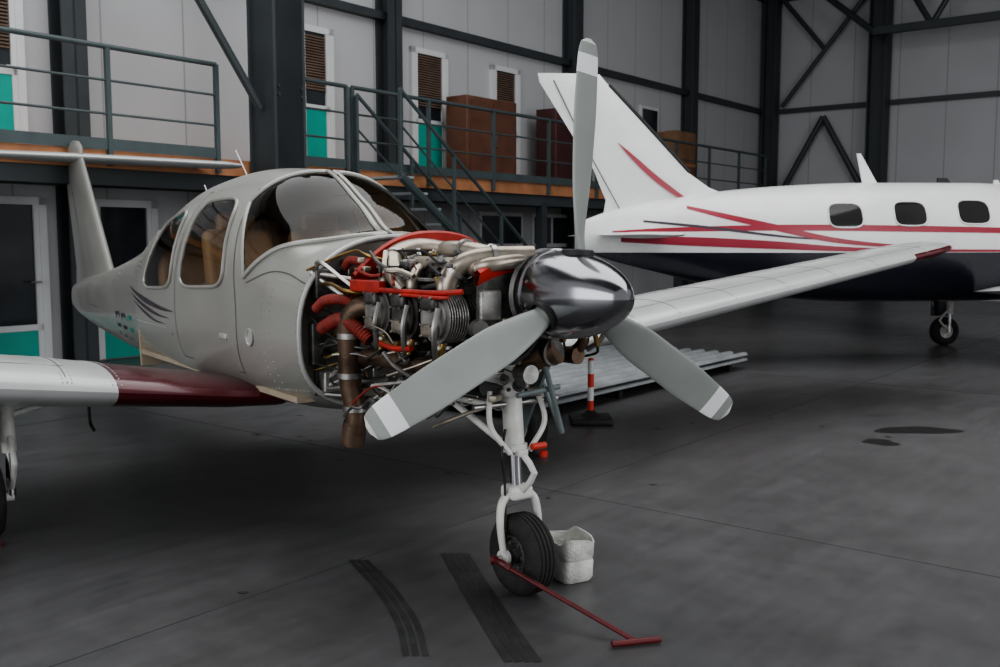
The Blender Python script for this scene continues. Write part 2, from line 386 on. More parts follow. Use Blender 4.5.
# mezzanine walkway
ZM=2.42; ME=-1.45; MX1=10.6
b=B()
b.box2((X0,ME,ZM-.05),(MX1,-.01,ZM),'wood'); b.box2((X0,ME-.03,ZM-.17),(MX1,ME,ZM+.02),'wood')
b.box2((X0,ME+.02,ZM-.35),(MX1,ME+.14,ZM-.05),'steelpaint'); b.box2((X0,-.16,ZM-.3),(MX1,-.02,ZM-.05),'steelpaint')
x=X0+.5
while x<MX1: b.box2((x-.05,ME+.14,ZM-.25),(x+.05,-.16,ZM-.05),'steelpaint'); x+=1.3
for x in (-8.8,1.5,6.5,10.4): b.box2((x-.07,ME+.02,0),(x+.07,ME+.16,ZM-.3),'steelpaint')
b.obj('mezzanine_walkway',mat=BM)
def railing(x0,x1,y,name='walkway_railing'):
    b=B(); n=max(1,round((x1-x0)/1.45))
    for i in range(n+1):
        x=x0+(x1-x0)*i/n; b.box2((x-.025,y-.025,ZM-.15),(x+.025,y+.025,ZM+1.1),'rail')
    for z,r in ((1.1,.028),(.75,.014),(.4,.014)): b.cyl((x0,y,ZM+z),(x1,y,ZM+z),r,'rail')
    b.box2((x0,y-.01,ZM+.02),(x1,y+.01,ZM+.14),'rail')
    b.obj(name,mat=BM)
railing(-12,-5.2,ME-.06); railing(-3.95,-3.15,ME-.06); railing(-3.05,MX1,ME-.06)
b=B(); xs,xe=-3.05,.15; ns=12
for y in (-1.6,-2.4):
    bar(b,(xs,y,ZM-.1),(xe,y,0.1),.06,'rail')
    bar(b,(xs,y,ZM+1.0),(xe,y,1.05),.026,'rail'); bar(b,(xs,y,ZM+.55),(xe,y,.6),.015,'rail')
    for q in (0,.33,.66,1): 
        X=xs+(xe-xs)*q; Z=(ZM-.1)*(1-q); b.box2((X-.02,y-.02,max(0,Z)),(X+.02,y+.02,Z+1.08),'rail')
for i in range(ns):
    q=(i+.5)/ns; X=xs+(xe-xs)*q; Z=(ZM)*(1-q); b.box2((X-.14,-2.38,Z-.03),(X+.14,-1.62,Z),'galv')
b.obj('metal_staircase',mat=BM)
dn=[0]
def door(x0,x1,z0,z1,teal=.45,blind=True):
    dn[0]+=1; b=B(); f=.09; e=-.002
    b.box2((x0,-.07,z0),(x0+f,e,z1),'frame'); b.box2((x1-f,-.07,z0),(x1,e,z1),'frame'); b.box2((x0,-.07,z1-f),(x1,e,z1),'frame')
    a0,a1=x0+f,x1-f; zt=z0+(z1-z0)*teal
    b.box2((a0,-.05,z0+.02),(a1,-.01,zt),'teal'); b.box2((a0,-.06,zt),(a1,-.01,zt+.07),'frame')
    for a in (a0,a1-.06): b.box2((a,-.06,z0+.02),(a+.06,-.01,z1-f),'frame')
    b.box2((a0+.06,-.03,zt+.07),(a1-.06,-.01,z1-f),'cabglass')
    if blind:
        z=zt+.3
        while z<z1-f-.03:
            b.box(((a0+a1)/2,-.045,z),(a1-a0-.14,.035,.012),'blind',rx=.5); z+=.04
    b.cyl((a1-.03,-.06,z0+1.0),(a1-.03,-.12,z0+1.0),.012,'steel',n=8); b.cyl((a1-.03,-.12,z0+1.0),(a1-.15,-.12,z0+1.0),.01,'steel',n=8)
    b.obj('door_%d'%dn[0],mat=BM)
door(-7.45,-6.55,0,1.98,.22,False)
door(-7.45,-6.72,ZM+.003,4.6,.42)
door(-2.75,-2.05,ZM+.003,4.62,.45)
door(-.35,.55,ZM+.003,4.65,.45)
door(1.75,2.6,ZM+.003,4.65,.45)
door(-6.03,-5.1,0,1.98,.235,False)
b=B()
for x in (-4.2,-2.6,1.4,3.0,4.9,6.6):
    b.box2((x,-.06,1.35),(x+1.3,-.002,2.0),'frame'); b.box2((x+.07,-.07,1.42),(x+.61,-.01,1.93),'cabglass'); b.box2((x+.69,-.07,1.42),(x+1.23,-.01,1.93),'cabglass')
b.obj('window_1',mat=BM)
b=B(); b.box2((.2,-.78,ZM+.002),(1.55,-.32,ZM+1.45),'cab',.015); b.box2((.28,-.80,ZM+.08),(.86,-.78,ZM+1.38),'cab'); b.box2((.89,-.80,ZM+.08),(1.47,-.78,ZM+1.38),'cab')
for x in (.82,.94): b.box2((x-.012,-.83,ZM+.65),(x+.012,-.80,ZM+.85),'steel')
b.obj('wooden_cabinet',mat=BM)
b=B(); b.box2((2.75,-.78,ZM+.002),(4.0,-.32,ZM+1.5),'cabd',.015); b.box2((2.83,-.80,ZM+.08),(3.36,-.78,ZM+1.43),'cabd'); b.box2((3.40,-.80,ZM+.08),(3.92,-.78,ZM+1.43),'cabd')
for x in (3.32,3.44): b.box2((x-.012,-.83,ZM+.65),(x+.012,-.80,ZM+.85),'steel')
b.obj('wooden_cabinet',mat=BM)
b=B(); b.box2((7.1,-.95,ZM+.002),(8.0,-.4,ZM+1.45),'card',.01); b.box2((7.1,-.96,ZM+.7),(8.0,-.95,ZM+.76),'wood'); b.box2((7.12,-.93,ZM+1.45),(7.98,-.66,ZM+1.465),'card'); b.obj('cardboard_box',mat=BM)
b=B()
for x,z in ((5.6,4.1),(7.1,4.1)):
    b.box2((x,-.05,z-.5),(x+.8,-.002,z+.4),'frame'); b.box2((x+.07,-.06,z-.43),(x+.73,-.01,z+.33),'cabglass')
b.obj('window_2',mat=BM)
b=B()
for y in (-3.5,-8.04,-12.6): b.box2((X0,y-.004,0),(XC,y+.004,.0015),'joint')
for x in (-13.2,-7.6,-2,3.6,9.2): b.box2((x-.004,Y0,0),(x+.004,0,.0015),'joint')
o=b.obj('floor_joint',mat=BM); o.parent=floor; o.matrix_world=BM
def strip(b,pts,w,k,z=.002):
    P=catmull([(p[0],p[1],z) for p in pts]); rows=[]
    for i,p in enumerate(P):
        d=(P[min(i+1,len(P)-1)]-P[max(i-1,0)]).normalized(); n=Vector((-d.y,d.x,0)); rows.append([p+n*w/2,p-n*w/2])
    b.grid(rows,k)
b=B()
for q in (-.035,.0,.035): strip(b,[(-.30+q,3.35),(-.36+q,3.65),(-.48+q,4.0),(-.66+q,4.4)],.024,'tmark')
for q in (-.05,-.015,.02,.055): strip(b,[(.08+q,3.3),(.0+q,3.6),(-.10+q,4.0),(-.22+q,4.5)],.028,'tmark')
o=b.obj('tyre_mark'); o.parent=floor; o.matrix_world=Matrix()
def blob(b,cx,cy,rx,ry,k,z=.003,seed=1):
    rnd=random.Random(seed); n=36; ph=[rnd.uniform(0,6) for _ in range(4)]
    ring=[]
    for j in range(n):
        t=2*pi*j/n; r=1+.12*math.sin(2*t+ph[0])+.1*math.sin(3*t+ph[1])+.06*math.sin(5*t+ph[2]); ring.append((cx+rx*r*math.cos(t),cy+ry*r*math.sin(t),z))
    b.add(ring,[tuple(range(n))],k)
b=B(); blob(b,3.26,7.5,.30,.15,'stain',seed=3); blob(b,2.80,7.05,.12,.11,'stain',seed=5)
for i in range(22):
    rq=random.Random(i); blob(b,rq.uniform(-2.5,3.5),rq.uniform(3.4,9),rq.uniform(.01,.035),rq.uniform(.01,.03),'tmark',.0025,seed=i)
o=b.obj('oil_stain'); o.parent=floor; o.matrix_world=Matrix()

# ------------------------------------------------------------------ airplane 1
A1=Matrix.Translation((.288,3.71,0))@Matrix.Rotation(math.radians(36),4,'Z')
plane=empty('propeller_airplane',A1)
def part(b,name,ang=35,ml=None): 
    o=b.obj(name,ang=ang); o.parent=plane
    if ml is not None: o.matrix_local=ml
    return o
ZA=1.27
Y1=1.30
F=Fus([(Y1,.55,1.05,1.50,.68),(1.45,.565,1.07,1.51,.64),(1.70,.585,1.10,1.66,.61),(2.1,.61,1.12,1.855,.59),(2.6,.61,1.13,1.90,.575),(3.1,.60,1.13,1.87,.57),(3.8,.55,1.12,1.70,.57),(4.4,.47,1.09,1.51,.575),(5.5,.345,1.02,1.33,.60),(6.5,.23,.96,1.21,.64),(7.6,.12,.92,1.10,.72),(8.1,.05,.90,1.02,.78)])
def wparam(u,v):
    a=abs(u); yb=1.42+.44*a**1.7; tb=math.radians(76)*a; yt=2.06+.05*a; tt=math.radians(44)*a
    return yb+(yt-yb)*v,(tb+(tt-tb)*v)*(1 if u>=0 else -1)
def wpoly(u0,u1,v0,v1):
    L=[wparam(u0+(u1-u0)*i/24,v0) for i in range(25)]+[wparam(u1,v0+(v1-v0)*j/10) for j in range(1,11)]+[wparam(u1+(u0-u1)*i/24,v1) for i in range(1,25)]+[wparam(u0,v1-(v1-v0)*j/10) for j in range(1,10)]
    return L
WP=[wpoly(-.985,-.035,.03,.97),wpoly(.035,.985,.03,.97)]
SW=[((2.24,1.71),(2.08,1.24),(2.82,1.21),(2.77,1.70)),((2.99,1.675),(2.97,1.20),(3.69,1.17),(3.47,1.585))]
SP=[[tuple(F.wmap(q,.95,2*pi*j/48)) for j in range(48)] for q in SW]
def hole(y,t,c):
    if y>3.8: return False
    if abs(t)<1.5:
        for P in WP:
            if inpoly(y,t,P): return True
    for P in SP:
        if inpoly(c.y,c.z,P): return True
    return False
ys=[Y1+i*.0145 for i in range(int((3.8-Y1)/.0145)+1)]; ya=ys[-1]; ys+=[ya+(8.1-ya)*i/60 for i in range(1,61)]
b=B(); F.shell(b,'silver',ys,260,hole=hole)
b.tube([F.pt(Y1,2*pi*j/60) for j in range(60)],.012,'rim',n=8,closed=True)
b.lathe([(0,0.0),(.04,.03),(.06,.0)],(0,8.08,.91),(0,1,0),'silver')
part(b,'fuselage')
b=B(); YF=Y1+.05
ring=[F.pt(YF,2*pi*j/60) for j in range(60)]
ring=[Vector((p.x*.985,YF,1.08+(p.z-1.08)*.985)) for p in ring]
b.add(ring,[tuple(range(60))],'firewall')
for (x,z,w,h,d,k) in ((-.42,1.28,.1,.14,.07,'alud'),(-.25,1.35,.12,.08,.08,'steel'),(-.45,1.0,.07,.2,.05,'alud'),(.1,1.38,.2,.08,.1,'black'),(-.38,.82,.12,.1,.08,'alu'),(.3,1.25,.2,.18,.1,'alud'),(-.12,.85,.15,.12,.1,'steel')):
    b.box((x,YF-d/2,z),(w,d,h),k,bev=.01)
for x in (-.5,-.3,-.1,.1,.3,.5): b.box((x*.9,YF-.007,1.05),(.012,.012,.6),'alud')
for z in (.8,.95,1.12,1.3): b.box((0,YF-.007,z),(.9,.012,.012),'alud')
part(b,'firewall')
b=B()
for u0,u1 in ((-1,-.022),(.022,1)):
    rows=[[F.pt(*wparam(u0+(u1-u0)*i/24,j/16),.006) for i in range(25)] for j in range(17)]
    b.grid(rows,'glass')
    edge=[F.pt(*q,.006) for q in wpoly(u0,u1,0,1)]
    b.tube(edge,.013,'silver',n=8,closed=True)
part(b,'windshield')
b=B()
for sd in (-1,1):
    for q in SW: F.window(b,q,sd,band=.05,rr=.011)
part(b,'side_window')
b=B()
b.box((0,2.75,.72),(1.0,2.6,.03),'liner'); 
b.prism([(-.5,.62),(.5,.62),(.52,1.2),(.35,1.55),(-.35,1.55),(-.52,1.2)],1,4.0,4.03,'liner')
b.prism([(-.52,.9),(.52,.9),(.52,1.26),(.40,1.36),(-.40,1.36),(-.52,1.26)],1,1.80,1.86,'panel')
b.box((0,1.74,1.375),(.9,.30,.02),'panel',bev=.008)
for x in (-.33,-.24,-.15,.15,.24,.33):
    for z in (1.12,1.22): b.lathe([(0,.038),(.008,.038),(.008,.03),(.004,0)],(x,1.86,z),(0,1,0),'steel',18)
for x in (-.27,.27):
    b.cyl((x,1.86,1.15),(x,2.05,1.17),.012,'black'); b.tube([(x-.13,2.05,1.25),(x-.14,2.05,1.17),(x-.05,2.05,1.15),(x+.05,2.05,1.15),(x+.14,2.05,1.17),(x+.13,2.05,1.25)],.013,'black',n=8)
for x in (-.27,.27):
    for y,zz in ((2.45,.0),(3.35,-.02)):
        b.box((x,y,.98+zz),(.44,.46,.14),'leather',bev=.05); b.box((x,y+.03,.84+zz),(.36,.36,.16),'liner',bev=.02)
        b.box((x,y+.28,1.28+zz),(.42,.12,.54),'leather',bev=.05,rx=-.2); b.box((x,y+.34,1.58+zz),(.24,.08,.13),'leather',bev=.035,rx=-.15)
b.box((0,2.0,1.82),(.06,.03,.03),'black')
part(b,'cabin_interior')
b=B()
for sd in (-1,1):
    for pl in ([(1.96,.80),(1.94,1.1),(1.98,1.3),(2.14,1.75)],[(2.14,1.75),(2.86,1.76)],[(2.86,1.76),(2.91,1.2),(2.90,.80)],[(2.90,.80),(1.96,.80)],
               [(1.62,.70),(1.62,1.33)],[(1.33,1.28),(1.60,1.33),(1.84,1.27)],[(3.95,.62),(3.95,1.60)],[(5.0,.65),(5.0,1.36)],[(6.0,.7),(6.0,1.22)],[(3.0,.92),(6.6,.90)]):
        F.ribbon(b,[(p[0],p[1],.0026) for p in pl],'line',sd,.003)
part(b,'panel_gaps')
b=B()
def rivets(y0,z0,y1,z1,st=.035):
    L=math.hypot(y1-y0,z1-z0); n=int(L/st)
    for i in range(n+1):
        y=y0+(y1-y0)*i/n; z=z0+(z1-z0)*i/n; p=F.side(y,z,-1,.0); q=F.side(y,z,-1,.003)
        b.cyl(p,q,.0042,'silver',r2=.0025,n=6)
for a in ((1.33,.8,1.33,1.25),(1.58,.72,1.58,1.32),(1.66,.72,1.66,1.28),(1.34,1.25,1.58,1.3),(3.9,.65,3.9,1.5),(4.0,.65,4.0,1.5),(3.15,.95,4.0,.94),(1.34,.77,1.93,.73),(4.95,.68,4.95,1.3),(5.05,.68,5.05,1.3)): rivets(*a)
b.lathe([(0,.045),(.006,.045),(.006,.038),(.002,.036),(.002,0)],F.side(1.8,1.0,-1,.0),(-1,0,0),'rim',20)
p=F.side(2.12,.98,-1,0); b.box(p,(.02,.1,.03),'rim',bev=.006)
part(b,'rivets_and_fasteners')
b=B()
for sd in (-1,1):
    for i,(z,w) in enumerate(((1.10,.016),(1.055,.011),(1.015,.008))):
        F.ribbon(b,[(2.95+i*.10,z-.04,.001),(3.2+i*.1,z-.035,w*.6),(3.65,z-.005,w),(4.3-i*.1,z+.06,.001)],'decal',sd,.005)
    for (y0,) in ((4.35,),(4.62,),(4.89,)):
        for pl in ([(y0,.93),(y0,.74)],[(y0,.93),(y0+.15,.92)],[(y0+.15,.92),(y0+.15,.75)],[(y0,.835),(y0+.15,.83)]):
            F.ribbon(b,[(p[0],p[1],.014) for p in pl],'teal' if y0<4.5 else 'decal',sd,.005,sub=3)
part(b,'livery_decals')
b=B()
for (y,h,lean,r) in ((3.25,.22,.16,.004),(3.9,.2,.12,.004)):
    z=F.top(y); b.tube([(0,y,z-.01),(-.01,y-.0,z+.05),(-.02,y+lean,z+h)],r,'white',n=6)
    b.cyl((0,y,z-.005),(0,y,z+.03),.012,'white')
part(b,'antennas')
# wings
INC=.085
def wst(sd):
    z=lambda x:.675+(x-.5)*.128
    return [(.35,1.88,1.9,z(.45),.65),(.6,1.89,1.85,z(.6),.74),(.8,1.90,1.8,z(.8),.80),(1.1,1.90,1.72,z(1.1),.92),(1.5,1.90,1.70,z(1.5),1.05),(2.6,1.90,1.65,z(2.6),1.05),(6.00,1.95,1.25,z(6.0),.95),(6.25,2.0,1.1,z(6.25),.9),(6.41,2.12,.85,z(6.41),.7),(6.49,2.35,.5,z(6.48),.3)]
def wk(x,s,j):
    if s<.55 and x<1.19: return 'red'
    if s<.03 and x>5.4: return 'red'
    return 'wing'
for sd,nm in ((-1,'right_wing'),(1,'left_wing')):
    TT=.135; b=B(); wing(b,wst(sd),'wing',wk,sd=sd,t=TT,inc=INC,nspan=8)
    def srf(x,s,off=.002,up=True):
        st=wst(sd)
        for i in range(len(st)-1):
            if st[i][0]<=x<=st[i+1][0]:
                q=(x-st[i][0])/(st[i+1][0]-st[i][0]); le,ch,z,ts=[st[i][k]+(st[i+1][k]-st[i][k])*q for k in (1,2,3,4)]; break
        yt=5*TT*(.2969*math.sqrt(s)-.126*s-.3516*s*s+.2843*s**3-.1036*s**4); yc=.08*s*(1-s)
        return Vector((x*sd,le+s*ch,z+(yc+(yt if up else -yt))*ch*ts-INC*s*ch+(off if up else -off)))
    for x in (1.20,1.42,1.75,2.2,2.6,3.2,3.8,4.4,5.0,5.8):
        for dx in ((-.02,.02) if x<2.3 else (-.02,)):
            for i in range(26):
                p=srf(x+dx,.012+.62*(i/25)**1.2,0); b.cyl(p-Vector((0,0,.002)),p+Vector((0,0,.003)),.005,'wing',r2=.003,n=6)
        b.tube([srf(x,.01+.68*i/20,.0) for i in range(21)],.0022,'line',n=5,smooth=False)
    for s in (.12,.40):
        b.tube([srf(1.4+4.5*i/20,s,.0) for i in range(21)],.0022,'line',n=5,smooth=False)
        for i in range(80): 
            p=srf(1.4+4.5*i/80,s+.015,0); b.cyl(p-Vector((0,0,.002)),p+Vector((0,0,.003)),.0045,'wing',r2=.003,n=6)
    b.tube([srf(1.4+4.5*i/20,.76,.0) for i in range(21)],.004,'line',n=5,smooth=False)
    p=srf(2.2,.18); b.lathe([(0,.04),(.006,.04),(.008,0)],p,(0,0,1),'steel',20)
    b.tube([srf(1.2,.35,0,False),srf(1.2,.35,0,False)+Vector((0,-.02,-.1)),srf(1.2,.35,0,False)+Vector((0,-.1,-.13))],.008,'black',n=6)
    part(b,nm)
b=B(); wing(b,[(.94,6.35,1.75,0,.9),(1.2,6.65,1.4,0,.9),(1.5,6.92,1.22,0,1),(2.3,7.62,.80,0,1),(2.42,7.66,.85,0,1.1),(2.48,7.75,.72,0,.7),(2.50,7.9,.45,0,.2)],'silver',t=.11,c=0,vert=True,nspan=4)
b.tube([(-.055,7.45,1.3),(-.045,7.85,1.9),(-.035,8.05,2.25)],.004,'line',n=5)
part(b,'tail_fin')
b=B()
for sd in (-1,1): wing(b,[(0,7.62,.85,2.32,1),(1.55,7.72,.72,2.32,1),(1.74,7.80,.6,2.32,.8),(1.79,7.9,.4,2.32,.3)],'wing',t=.11,c=0,sd=sd,nspan=4)
part(b,'stabilator')
# propeller
ML=Matrix.Translation((0,0,ZA))@Matrix.Rotation(math.radians(-5),4,'Z')@Matrix.Rotation(math.radians(3.2),4,'Y')@Matrix.Translation((0,0,-ZA))
b=B()
def blade(th):
    er=Vector((math.sin(th),0,math.cos(th))); et=Vector((-math.cos(th),0,math.sin(th)))
    ch=pchip([.10,.16,.25,.40,.65,.82,.91,.95,.965],[.075,.085,.125,.16,.16,.142,.125,.095,.025])
    tk=pchip([.10,.16,.25,.5,.965],[.07,.06,.035,.02,.006])
    bt=pchip([.10,.25,.5,.965],[48,40,27,17])
    rows=[];ks=[];N=54;K=22
    for i in range(N+1):
        r=.10+.865*(i/N)**.9; c=ch(r);t=tk(r);be=math.radians(bt(r)); cd=et*math.cos(be)+Vector((0,-1,0))*math.sin(be); nd=Vector((0,-1,0))*math.cos(be)-et*math.sin(be)
        row=[]
        for j in range(K):
            a=2*pi*j/K; row.append(Vector((0,0,ZA))+er*r+cd*(math.cos(a)*c/2)+nd*(math.sin(a)*t/2*(1 if math.sin(a)>0 else .35)))
        rows.append(row)
        if i<N: ks+=['bladew' if (.825<r<.895) else ('plastic' if r>.945 else 'blade')]*K
    b.grid(rows,ks,closed=True,caps=True)
    b.cyl(Vector((0,0,ZA))+er*.05,Vector((0,0,ZA))+er*.17,.052,'alu',r2=.042,n=20)
for th in (0,2*pi/3,4*pi/3): blade(th)
part(b,'propeller_blades',ml=ML)
b=B()
prof=[]
R=.172
for i in range(31):
    s=i/30; a=-.325+.445*s; x=(a+.325)/.41; prof.append((a,R*min(1,max(0,1-(1-min(1,x))**1.9)**.62)))
prof.append((.125,R*1.0)); prof.append((.13,R*1.04)); prof.append((.145,R*1.04)); prof.append((.145,0))
b.lathe([(a,r) for a,r in prof],(0,0,ZA),(0,1,0),'chrome',64)
for th in (0,2*pi/3,4*pi/3):
    er=Vector((math.sin(th),0,math.cos(th))); b.lathe([(.12,.066),(.172,.062),(.176,.056)],(0,0,ZA),er,'black',24)
for j in range(12):
    t=2*pi*j/12+.26; p=Vector((math.sin(t)*R,.09,ZA+math.cos(t)*R)); b.cyl(p*1,p+Vector((math.sin(t),0,math.cos(t)))*.004,.007,'alu',n=8)
part(b,'spinner',50,ml=ML)

# ------------------------------------------------------------------ engine
b=B()
b.box((0,.66,1.19),(.26,.78,.24),'alud',bev=.04)
b.box((0,.62,1.33),(.12,.6,.06),'alud',bev=.02)
b.box((0,.70,1.0),(.34,.6,.2),'alud',bev=.06)
b.box((0,.72,.90),(.26,.4,.12),'alu',bev=.04)
b.lathe([(0,.06),(0,.10),(.05,.12),(.1,.11),(.16,.13),(.2,.0)],(0,.16,ZA-.02),(0,1,0),'alu',28)
b.lathe([(0,.0),(0,.17),(.015,.18),(.02,.17),(.02,0)],(0,.17,ZA),(0,1,0),'alud',60)
cy=(.36,.59,.82)
for sd in (-1,1):
    for i,y in enumerate(cy):
        y=y+(.03 if sd>0 else 0); cz=1.18
        o=(sd*.12,y,cz); prof=[(0,.07)]
        for k in range(13):
            a=.02+k*.013; prof+=[(a,.062),(a,.088),(a+.005,.088),(a+.005,.062)]
        prof+=[(.19,.07)]
        b.lathe(prof,o,(sd,0,0),'alud',24)
        prof=[(.19,.07)]
        for k in range(8):
            a=.195+k*.012; prof+=[(a,.08),(a,.102),(a+.005,.102),(a+.005,.08)]
        prof+=[(.30,.085),(.30,0)]
        b.lathe(prof,o,(sd,0,0),'alud' if i==1 else 'alu',24)
        for dz in (-.05,.055): b.box((sd*.432,y,cz+dz),(.035,.10,.055),'alud' if dz>0 else 'duct',bev=.016)
        for dz in (-.07,-.025,.03,.08):
            for dyy in (-.035,.035): b.cyl((sd*.447,y+dyy,cz+dz),(sd*.455,y+dyy,cz+dz),.006,'steel',n=6)
        for dy in (-.03,.03): b.cyl((sd*.10,y+dy,1.07),(sd*.42,y+dy,1.11),.010,'steel',n=8)
        b.cyl((sd*.36,y+.03,cz+.09),(sd*.37,y+.04,cz+.16),.012,'brass',n=8)
        b.tube([(sd*.37,y+.04,cz+.16),(sd*.34,y+.08,1.37),(sd*.2,y+.12,1.36),(sd*.08,.95,1.34)],.006,'black',n=6)
        b.cyl((sd*.40,y-.05,cz-.1),(sd*.42,y-.05,cz-.16),.011,'brass',n=8)
        b.tube([(sd*.42,y-.05,cz-.16),(sd*.45,y,cz-.2),(sd*.40,y+.1,cz-.22),(sd*.3,y+.2,cz-.2)],.006,'black',n=6)
        b.tube([(sd*.37,y,1.26),(sd*.37,y,1.31),(sd*.33,y+.03,1.355),(sd*.26,y+.07,1.37)],.024,'duct',n=12)
        b.tube([(sd*.43,y-.06,1.22),(sd*.455,y-.07,1.14),(sd*.44,y-.05,1.05),(sd*.40,y,1.0)],.012,'steel',n=8)
        b.tube([(sd*.37,y,1.10),(sd*.38,y,1.04),(sd*.37,y+.05,.99),(sd*.36,y+.1,.975)],.026,'exh',n=12)
        b.lathe([(0,.03),(0,.038),(.012,.038),(.012,.03)],(sd*.372,y,1.07),(0,0,-1),'steel',12)
part(b,'engine_block')
b=B()
for sd in (-1,1):
    b.tube([(sd*.27,.26,1.37),(sd*.27,.45,1.38),(sd*.27,.9,1.38),(sd*.24,1.02,1.37),(sd*.12,1.08,1.35)],.033,'duct',n=16)
    b.tube([(sd*.36,.40,.975),(sd*.36,.7,.97),(sd*.38,.95,.97),(sd*.36,1.05,.94)],.038,'exh',n=16)
    for y in (.38,.5,.72,.88): b.lathe([(-.01,.034),(-.01,.042),(.01,.042),(.01,.034)],(sd*.27,y,1.38),(0,1,0),'steel',18)
b.tube([(-.27,.28,1.37),(-.22,.22,1.39),(0,.20,1.41),(.22,.22,1.39),(.27,.28,1.37)],.03,'duct',n=14)
b.tube([(-.34,.36,1.22),(-.345,.35,1.31),(-.31,.32,1.385),(-.22,.27,1.415),(-.05,.2,1.42)],.040,'duct',n=18)
b.tube([(-.10,.30,1.40),(-.16,.45,1.435),(-.18,.62,1.44),(-.1,.75,1.42),(.0,.85,1.40)],.038,'duct',n=16)
b.tube([(-.36,.66,1.27),(-.37,.74,1.35),(-.30,.84,1.42),(-.14,.90,1.45),(.05,.92,1.43)],.040,'duct',n=18)
for q,dr in (((-.165,.5,1.44),(-.1,1,.1)),((-.32,.82,1.405),(.5,.6,.4)),((-.33,.33,1.36),(.5,-.5,.9)),((-.20,.255,1.416),(1,-.4,.1)),((-.13,.37,1.42),(-.4,1,.2))): b.lathe([(-.009,.039),(-.009,.048),(.009,.048),(.009,.039)],q,dr,'steel',20)
b.tube([(-.30,.92,1.12),(-.38,.96,1.19),(-.43,1.02,1.14),(-.43,1.04,1.0),(-.42,1.05,.84),(-.40,1.04,.72),(-.40,1.05,.64),(-.40,1.08,.58)],.050,'exh',n=22)
for q in ((-.43,1.03,1.06),(-.42,1.05,.88),(-.40,1.04,.73)): b.lathe([(-.012,.048),(-.012,.060),(.012,.060),(.012,.048)],q,(0,0,1),'steel',22)
b.lathe([(0,.050),(.02,.055),(.11,.055),(.11,.045)],(-.40,1.05,.67),(0,.25,-1),'exh',20)
b.lathe([(0,.0),(0,.05),(.02,.085),(.06,.09),(.09,.06),(.11,.05),(.14,.08),(.18,.085),(.2,.05),(.2,0)],(-.22,1.0,.88),(1,.2,0),'alu',28)
b.tube([(-.05,1.04,.9),(.02,1.05,.80),(-.05,.95,.72),(-.15,.9,.70)],.04,'steel',n=14)
b.cyl((-.05,.5,.86),(-.05,.8,.84),.06,'steel',n=22); b.cyl((.12,.25,1.03),(.02,.45,.95),.055,'exh',n=20)
part(b,'exhaust_and_induction_pipes')
b=B()
def rhose(pts,r=.034,k='hose'): b.tube(pts,r,k,n=14,sub=14,rib=.14)
rhose([(-.48,1.26,1.17),(-.48,1.17,1.21),(-.46,1.06,1.22),(-.42,1.0,1.20)],.024)
rhose([(-.46,1.24,1.08),(-.46,1.08,1.13),(-.44,.98,1.11),(-.40,.90,1.05)],.032)
rhose([(-.33,1.26,1.36),(-.34,1.18,1.39),(-.28,1.10,1.37)],.020)
part(b,'red_duct_hoses')
b=B()
def arch(y,hw,zb,zs,zt,t=.004,n=24,h=.03,kk='baffle'):
    P=[(-hw+2*hw*i/n, zs+(zt-zs)*(1-abs(-1+2*i/n)**2.4)) for i in range(n+1)]
    b.grid([[Vector(q) for q in r] for r in ([(x,y-t,zb) for x,z in P],[(x,y-t,z) for x,z in P],[(x,y+t,z) for x,z in P],[(x,y+t,zb) for x,z in P])],'alud')
    b.grid([[Vector((x,y-.010,z-h)) for x,z in P],[Vector((x,y-.03,z+.016)) for x,z in P],[Vector((x,y-.01,z+.026)) for x,z in P],[Vector((x,y+.012,z+.016)) for x,z in P],[Vector((x,y+.012,z-h)) for x,z in P]],kk)
arch(1.02,.42,1.18,1.31,1.50,h=.085)
arch(.235,.30,1.12,1.34,1.40,h=.035)
for sd in (-1,1):
    b.tube([(sd*.36,.235,1.285),(sd*.41,.32,1.278),(sd*.425,.5,1.275),(sd*.43,.75,1.275),(sd*.42,1.02,1.29)],.011,'baffle',n=8)
    b.box((sd*.42,.42,1.262),(.05,.30,.012),'baffle',bev=.004)
    b.box((sd*.42,.88,1.285),(.04,.26,.05),'baffle',bev=.006)
b.tube([(-.43,.5,1.05),(-.44,.62,1.04),(-.43,.75,1.05)],.012,'baffle',n=8)
part(b,'red_engine_baffles')
b=B()
att=[(-.47,1.33,1.33),(.47,1.33,1.33),(-.44,1.33,.78),(.44,1.33,.78)]
eng=[(-.2,.92,1.27),(.2,.92,1.27),(-.2,.88,1.0),(.2,.88,1.0)]
for a,e in ((0,0),(0,2),(1,1),(1,3),(2,2),(2,0),(3,3),(3,1)): b.cyl(att[a],eng[e],.011,'steel',n=10)
low=[(-.16,.42,.93),(.16,.42,.93)]
for a,e in ((2,0),(3,1),(2,1)): b.cyl(att[a],low[e],.012,'steel',n=10)
b.cyl(low[0],low[1],.014,'steel',n=10); b.cyl(low[0],(-.14,.35,1.08),.011,'steel'); b.cyl(low[1],(.14,.35,1.08),.011,'steel')
b.tube([(-.16,.42,.93),(-.2,.6,.84),(-.25,.85,.78),(-.44,1.33,.76)],.012,'steel')
b.cyl((-.25,.85,.78),(.25,.85,.78),.011,'steel'); b.cyl((-.2,.6,.84),(.2,.6,.84),.011,'steel')
part(b,'engine_mount')
b=B(); rnd=random.Random(11)
b.lathe([(0,.03),(0,.065),(.02,.07),(.11,.07),(.13,.05),(.13,0)],(-.2,.26,1.04),(0,1,0),'alu',28)
b.lathe([(0,.0),(0,.045),(.02,.05),(.03,.04),(.03,0)],(-.2,.22,1.04),(0,1,0),'steel',28)
b.tube([(-.2,.235,1.095),(-.1,.235,1.25),(0,.235,1.30),(.05,.235,1.18),(-.05,.235,1.03),(-.19,.235,.985)],.008,'black',n=6)
